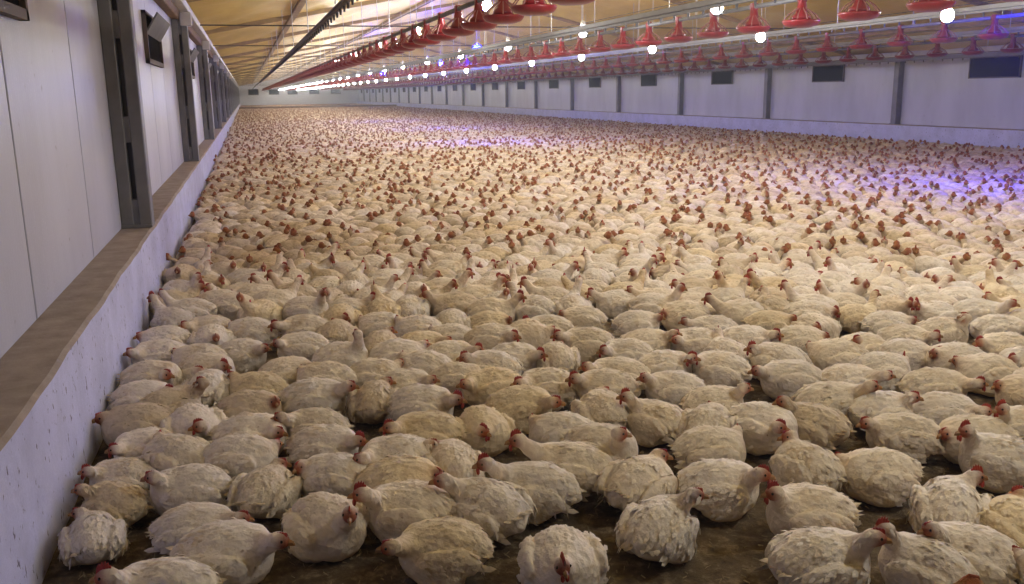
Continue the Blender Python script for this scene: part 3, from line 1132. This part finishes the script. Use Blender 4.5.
# ------------------------------------------------------------------ scatter the rest of the flock
tp = np.array([(b_['x'], b_['y']) for b_ in birds])
A = 0.240
cand = []
ny_ = int((Y1 - 1.2) / (A * 0.866))
for j in range(ny_):
    yb = 1.2 + j * A * 0.866
    nxx = int((KR - KL - 0.2) / A)
    xb = KL + 0.13 + (j % 2) * A / 2 + A * np.arange(nxx)
    cand.append(np.stack([xb, np.full(nxx, yb)], 1))
cand = np.concatenate(cand)
cand = cand + rng.uniform(-0.055, 0.055, cand.shape)
cand[:, 0] = np.clip(cand[:, 0], KL + 0.11, KR - 0.11)
px, py, dep = project(np.concatenate([cand, np.full((len(cand), 1), 0.09)], 1))
keep = (dep > 0.5) & (px > -220) & (px < 1250) & (py < 760)
cand, px, py, dep = cand[keep], px[keep], py[keep], dep[keep]
near = py > 300
dmin = np.full(len(cand), 9.0)
dmin[near] = np.sqrt(((cand[near][:, None] - tp[None]) ** 2).sum(-1)).min(1)
inframe = (px > -10) & (px < 1034)
keep = (dmin > 0.20) & ~(inframe & (py > 372) & (py < 640)) & ~(inframe & (py >= 640))
# a few bare gaps in the crowd, as in the photo
gap = ((px - 662) / 26) ** 2 + ((py - 330) / 7) ** 2 < 1
keep &= ~gap
keep &= np.abs(cand[:, 1] - 84.0) > 0.2
cand, px, py, dep, inframe = cand[keep], px[keep], py[keep], dep[keep], inframe[keep]
for i in range(len(cand)):
    birds.append(dict(x=cand[i, 0], y=cand[i, 1], px=px[i], py=py[i], traced=False, inframe=bool(inframe[i]), i=i))
order = sorted(range(len(birds)), key=lambda i: (0 if birds[i].get('traced') else (1 if birds[i]['inframe'] else 2),
                                                 math.hypot(birds[i]['x'], birds[i]['y'])))
hi_ids = order[:300]
hi_set = set(hi_ids)
for i in hi_ids:
    bd = birds[i]
    if not bd['traced']:
        bd['hd'] = float(rng.choice((0, 10, 340, 170, 180, 190, 150, 30, 90, 110, 60, 270, 300, 240, 200)) + rng.uniform(-15, 15)) % 360
        bd['th'] = R(bd['hd']) + IMG_YAW
        bd['sc'] = rng.uniform(0.94, 1.08)
        random_pose(bd, rng)

# push touching birds apart a little (two discs per bird)
hb = [birds[i] for i in hi_ids]
P = np.array([(b_['x'], b_['y']) for b_ in hb])
TH = np.array([b_['th'] for b_ in hb])
U = np.stack([np.cos(TH), np.sin(TH)], 1)
for it in range(45):
    mv = np.zeros_like(P)
    cs = [(P + s * 0.050 * U) for s in (-1, 0, 1)]
    for a in range(3):
        for c in range(3):
            df = cs[a][:, None] - cs[c][None]
            dd = np.sqrt((df ** 2).sum(-1)) + 1e-9
            ra = 0.080 if a == 1 else 0.066
            rc = 0.080 if c == 1 else 0.066
            ov = np.clip(ra + rc - dd, 0, None)
            np.fill_diagonal(ov, 0)
            mv += (df / dd[..., None] * ov[..., None]).sum(1) * 0.12
    mv = np.clip(mv, -0.02, 0.02)
    P += mv
    P[:, 0] = np.maximum(P[:, 0], KL + 0.10 + 0.045 * np.abs(U[:, 0]))
for b_, p in zip(hb, P):
    b_['x'], b_['y'] = float(p[0]), float(p[1])

# ------------------------------------------------------------------ labels that single out each bird
TINT = {'w': (1.0, 0.985, 0.98), 'c': (0.97, 0.93, 0.86), 'y': (0.93, 0.85, 0.68), 'd': (0.82, 0.75, 0.64)}
TWORD = {'w': 'white', 'c': 'cream', 'y': 'yellowish', 'd': 'soiled'}


def facing(h):
    h %= 360
    if h < 35 or h >= 325:
        return 'facing right'
    if h < 70:
        return 'facing back right'
    if h < 115:
        return 'seen from behind'
    if h < 150:
        return 'facing back left'
    if h < 215:
        return 'facing left'
    if h < 250:
        return 'facing front left'
    if h < 295:
        return 'facing the camera'
    return 'facing front right'


SPECIAL = {
    0: 'white chicken with red comb facing left at the bottom left edge',
    1: 'fluffy white chicken seen from behind beside the kerb, nearest the bottom left corner',
    2: 'yellowish chicken facing back left behind the fluffy white one by the kerb',
    9: 'long white chicken with tail to the left, behind the large white right-facing one',
    10: 'large clean white chicken facing right, lower left foreground on bare litter',
    11: 'plump cream chicken with head bent to the camera, left of centre foreground',
    14: 'dirty yellowish chicken facing left at the bottom, left of the camera-facing white bird',
    13: 'cream chicken with upright red comb facing left behind the dirty yellowish one',
    26: 'bright white chicken facing the camera at the bottom centre, red comb',
    23: 'white chicken from behind with head turned right, right of the camera-facing bird',
    22: 'cream chicken with raised head facing right behind the foreground white one',
    25: 'cream chicken with red face facing left on bare litter, lower right',
    27: 'white chicken with pale beak facing right at the bottom, lower right',
    28: 'large white chicken with serrated red comb facing left at the bottom right',
    29: 'white chicken with red comb facing away right, lower right corner area',
    30: 'white chicken with low head facing left, bottom right, beside the yellowish one',
}
fwd = -RC[:, 2]
fwd2 = fwd[:2] / np.linalg.norm(fwd[:2])
srt = sorted(hi_ids, key=lambda i: birds[i]['x'] * fwd2[0] + birds[i]['y'] * fwd2[1])
rowsz = []
k = 0
sizes = [7, 8, 9, 10, 11, 12, 13, 14, 14, 15, 15, 16, 16, 17, 17, 18, 18, 19, 19, 20, 20, 21, 22, 23]
ri = 0
label = {}
while k < len(srt):
    chunk = srt[k:k + sizes[ri]]
    right = np.array([RC[0, 0], RC[1, 0]])
    chunk.sort(key=lambda i: project(np.array([birds[i]['x'], birds[i]['y'], 0.09]))[0])
    for q, i in enumerate(chunk):
        bd = birds[i]
        label[i] = '%s chicken %s, %s from left in %s row from the front' % (
            TWORD[bd['tint']], facing(bd['hd']), ordinal(q + 1), ordinal(ri + 1))
    k += sizes[ri]
    ri += 1
for k, s in SPECIAL.items():
    label[k] = s

# ------------------------------------------------------------------ build the 300 nearest birds
for rank, i in enumerate(sorted(hi_ids, key=lambda i: math.hypot(birds[i]['x'], birds[i]['y']))):
    bd = birds[i]
    hx, hy, hz = bd['head']
    fa = max(-2.2, min(2.2, bd['face']))
    root = empty('chicken', (bd['x'], bd['y'], 0.0), bd['th'])
    root.scale = (bd['sc'] * 0.84, bd['sc'] * 0.89, bd['sc'] * 0.91)
    tint = TINT[bd['tint']]
    jit = random.uniform(0.92, 1.06)
    tint = tuple(min(1.1, c * jit) for c in tint) + (1.0,)
    near_ = rank < 110
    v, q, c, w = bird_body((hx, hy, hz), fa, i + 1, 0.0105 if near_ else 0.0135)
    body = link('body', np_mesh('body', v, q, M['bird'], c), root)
    body.color = tint
    pv, pf, pcx = plumage(v, vnormals(v, q), i + 1, (hx, hy, hz))
    pl = link('plumage', np_mesh('plumage', pv, pf, M['bird'], pcx, True), root)
    pl.color = tint
    pl['kind'] = 'stuff'
    tv, tf, tcx = tail_blades(i + 1)
    tl = link('tail_feathers', np_mesh('tail_feathers', tv, tf, M['bird'], tcx, True), root)
    tl.color = tint
    tl['kind'] = 'stuff'
    hp = (hx + 0.006 * math.cos(fa), hy + 0.006 * math.sin(fa), hz)
    link('comb', COMBS[bd['comb']], body, hp, (0, 0, fa))
    link('beak', BEAK, body, hp, (0, 0.12, fa))
    if bd['comb'] >= 2:
        link('wattles', WATTLE, body, hp, (0, 0, fa))
    if near_:
        for s in (-1, 1):
            ex, ey_ = 0.014, s * 0.0185
            link('eye', EYE, body, (hp[0] + ex * math.cos(fa) - ey_ * math.sin(fa), hp[1] + ex * math.sin(fa) + ey_ * math.cos(fa), hz + 0.005))
    tag(root, label[i], 'chicken', 'white chickens sitting on the litter')


# ------------------------------------------------------------------ the uncountable flock behind: one object
def low_bird(r_, nseg, nring, head, face, comb, rich):
    V, F, C = [], [], []

    def put(v, f, c):
        o = len(V)
        V.extend(v)
        C.extend([c] * len(v) if not isinstance(c, list) else c)
        F.extend([tuple(a + o for a in t) for t in f])

    def tris(n, rings):
        f = []
        for k_ in range(rings - 1):
            for i_ in range(n):
                j_ = (i_ + 1) % n
                f += [(k_ * n + i_, k_ * n + j_, (k_ + 1) * n + j_), (k_ * n + i_, (k_ + 1) * n + j_, (k_ + 1) * n + i_)]
        return f
    # body rings from tail to breast
    full = [(-0.175, 0.016, 0.012, 0.095), (-0.135, 0.058, 0.038, 0.093), (-0.08, 0.094, 0.072, 0.088), (-0.02, 0.114, 0.086, 0.083),
            (0.045, 0.110, 0.086, 0.084), (0.10, 0.080, 0.070, 0.084), (0.128, 0.038, 0.038, 0.086)]
    prof = full if nring >= 7 else [full[0], full[2], full[4], full[6]]
    v = []
    c = []
    for x, a, b_, z in prof:
        for i_ in range(nseg):
            t = 2 * math.pi * (i_ + 0.25) / nseg
            zz = z + b_ * math.sin(t)
            v.append((x + r_.normal(0, 0.005), a * math.cos(t) * (1 + r_.normal(0, 0.04)), max(0.0, zz + r_.normal(0, 0.004))))
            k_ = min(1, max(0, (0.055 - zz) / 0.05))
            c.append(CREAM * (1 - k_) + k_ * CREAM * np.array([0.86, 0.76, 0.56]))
    f = tris(nseg, len(prof))
    n = len(v)
    v.append((prof[-1][0] + 0.01, 0, prof[-1][3]))
    c.append(CREAM)
    for i_ in range(nseg):
        f.append(((len(prof) - 1) * nseg + i_, (len(prof) - 1) * nseg + (i_ + 1) % nseg, n))
    put(v, f, c)
    head = np.array(head) - np.array([0, 0, 0 if rich else 0.022])
    fd = np.array([math.cos(face), math.sin(face), 0])
    sd = np.array([-fd[1], fd[0], 0])
    ns = 6 if rich else 4
    nb = np.array([0.085, 0, 0.10])
    v = []
    for p, r0 in ((nb, 0.05), (nb * 0.4 + head * 0.6, 0.03), (head, 0.021)):
        for i_ in range(ns):
            t = 2 * math.pi * i_ / ns
            v.append(p + r0 * (np.array([1, 0, 0]) * math.cos(t) + np.array([0, 1, 0]) * math.sin(t)))
    put(v, tris(ns, 3), [np.array([0.76, 0.64, 0.49])] * (3 * ns))
    # head, front half red-brown
    v, c = [], []
    for u, rr in ((-0.026, 0.008), (-0.008, 0.023), (0.016, 0.021), (0.034, 0.009), (0.050, 0.001)):
        rr *= 1.15 if rich else 0.9
        for i_ in range(ns):
            t = 2 * math.pi * (i_ + 0.5) / ns
            v.append(head + fd * u + sd * rr * math.cos(t) + np.array([0, 0, 1.05]) * rr * math.sin(t) - np.array([0, 0, 0.004 if u > 0.03 else 0]))
            c.append(np.array([0.72, 0.58, 0.44]) if u < -0.01 else ((np.array([0.43, 0.165, 0.08]) if rich else np.array([0.42, 0.21, 0.115])) if u < 0.03 else np.array([0.42, 0.24, 0.11])))
    put(v, tris(ns, 5), c)
    hh = 0.004 + 0.006 * comb
    cm = [head + fd * 0.028 + np.array([0, 0, 0.012]), head - fd * 0.014 + np.array([0, 0, 0.014]),
          head - fd * 0.012 + np.array([0, 0, 0.02 + hh * 0.7]), head + fd * 0.010 + np.array([0, 0, 0.02 + hh])]
    v = [p + s * 0.004 * sd for s in (-1, 1) for p in cm]
    put(v, [(0, 1, 2), (0, 2, 3), (4, 6, 5), (4, 7, 6), (2, 1, 5), (2, 5, 6), (3, 2, 6), (3, 6, 7), (0, 3, 7), (0, 7, 4)], np.array([0.36, 0.11, 0.06]))
    return np.array(V), np.array(F), np.array(C)


def variants(n, nseg, nring, rich, seed):
    r_ = np.random.default_rng(seed)
    out = []
    for _ in range(n):
        bd = random_pose({}, r_)
        bd['head'] = (bd['head'][0] * 0.95, bd['head'][1], min(bd['head'][2], 0.20) - 0.012)
        out.append(low_bird(r_, nseg, nring, bd['head'], bd['face'], bd['comb'], rich))
    return out


rest_ids = [i for i in range(len(birds)) if i not in hi_set]
VM = variants(24, 12, 7, True, 5)
VF = variants(16, 6, 4, False, 6)
pos = np.array([(birds[i]['x'], birds[i]['y']) for i in rest_ids])
dist = np.hypot(pos[:, 0], pos[:, 1])
allv, allf, allc = [], [], []
vo = 0
tl_ = np.array([TINT['w'], TINT['w'], TINT['c'], TINT['c'], TINT['y'], TINT['d']])
for mask, VV in ((dist < 22, VM), (dist >= 22, VF)):
    ids = np.flatnonzero(mask)
    vi = rng.integers(0, len(VV), len(ids))
    for k_, (bv, bf, bc) in enumerate(VV):
        s = ids[vi == k_]
        if not len(s):
            continue
        th = rng.uniform(0, 2 * math.pi, len(s))
        sc = rng.uniform(0.84, 0.97, len(s))
        ct, st = np.cos(th) * sc, np.sin(th) * sc
        x = bv[None, :, 0] * ct[:, None] - bv[None, :, 1] * st[:, None] + pos[s, 0][:, None]
        y_ = bv[None, :, 0] * st[:, None] + bv[None, :, 1] * ct[:, None] + pos[s, 1][:, None]
        z = bv[None, :, 2] * sc[:, None] + np.zeros_like(x)
        allv.append(np.stack([x, y_, z], -1).reshape(-1, 3))
        tn_ = tl_[rng.integers(0, len(tl_), len(s))] * rng.uniform(0.9, 1.06, (len(s), 1))
        allc.append((bc[None] * tn_[:, None]).reshape(-1, 3))
        allf.append((bf[None] + (vo + len(bv) * np.arange(len(s)))[:, None, None]).reshape(-1, 3))
        vo += len(bv) * len(s)
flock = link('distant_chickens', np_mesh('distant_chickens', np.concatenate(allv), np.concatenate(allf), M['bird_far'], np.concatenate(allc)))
flock.color = (1, 1, 1, 1)
tag(flock, 'dense crowd of white chickens with reddish heads filling the house to the far wall', 'chickens', None, 'stuff')
print('birds', len(birds), 'flock tris', sum(len(f) for f in allf))

# ------------------------------------------------------------------ straw and dropped feathers on the bare litter
st = MB()
for _ in range(1500):
    pxx, pyy = random.uniform(-60, 1100), random.uniform(395, 620)
    p = on_z(pxx, pyy, 0.0)
    if p[0] < KL + 0.02:
        continue
    a = random.uniform(0, math.pi)
    L = random.uniform(0.005, 0.020)
    dx, dy = math.cos(a) * L, math.sin(a) * L
    z0 = random.uniform(0.001, 0.006)
    st.tube((p[0], p[1], z0), (p[0] + dx, p[1] + dy, z0 + random.uniform(0, 0.008)), random.uniform(0.0008, 0.0020), n=4)
o = st.build('litter_straw', M['straw'])
tag(o, 'pale straw and feather bits strewn over the dark brown litter', 'straw', None, 'stuff')

# ------------------------------------------------------------------ dusty air in the house
m = bpy.data.materials.new('dusty_air')
m.use_nodes = True
nt = m.node_tree
nt.nodes.clear()
out = nt.nodes.new('ShaderNodeOutputMaterial')
vsn = nt.nodes.new('ShaderNodeVolumeScatter')
vsn.inputs['Color'].default_value = (0.98, 0.97, 0.96, 1)
vsn.inputs['Density'].default_value = 0.0036
vsn.inputs['Anisotropy'].default_value = 0.55
nt.links.new(vsn.outputs[0], out.inputs['Volume'])
o = MB().box(WL - 0.1, WR + 0.1, Y0 - 0.1, Y1 + 0.1, -0.1, RIDGE + 0.3).build('dusty_air', m)
tag(o, 'thin pale dusty haze filling the air of the house', 'haze', None, 'stuff')
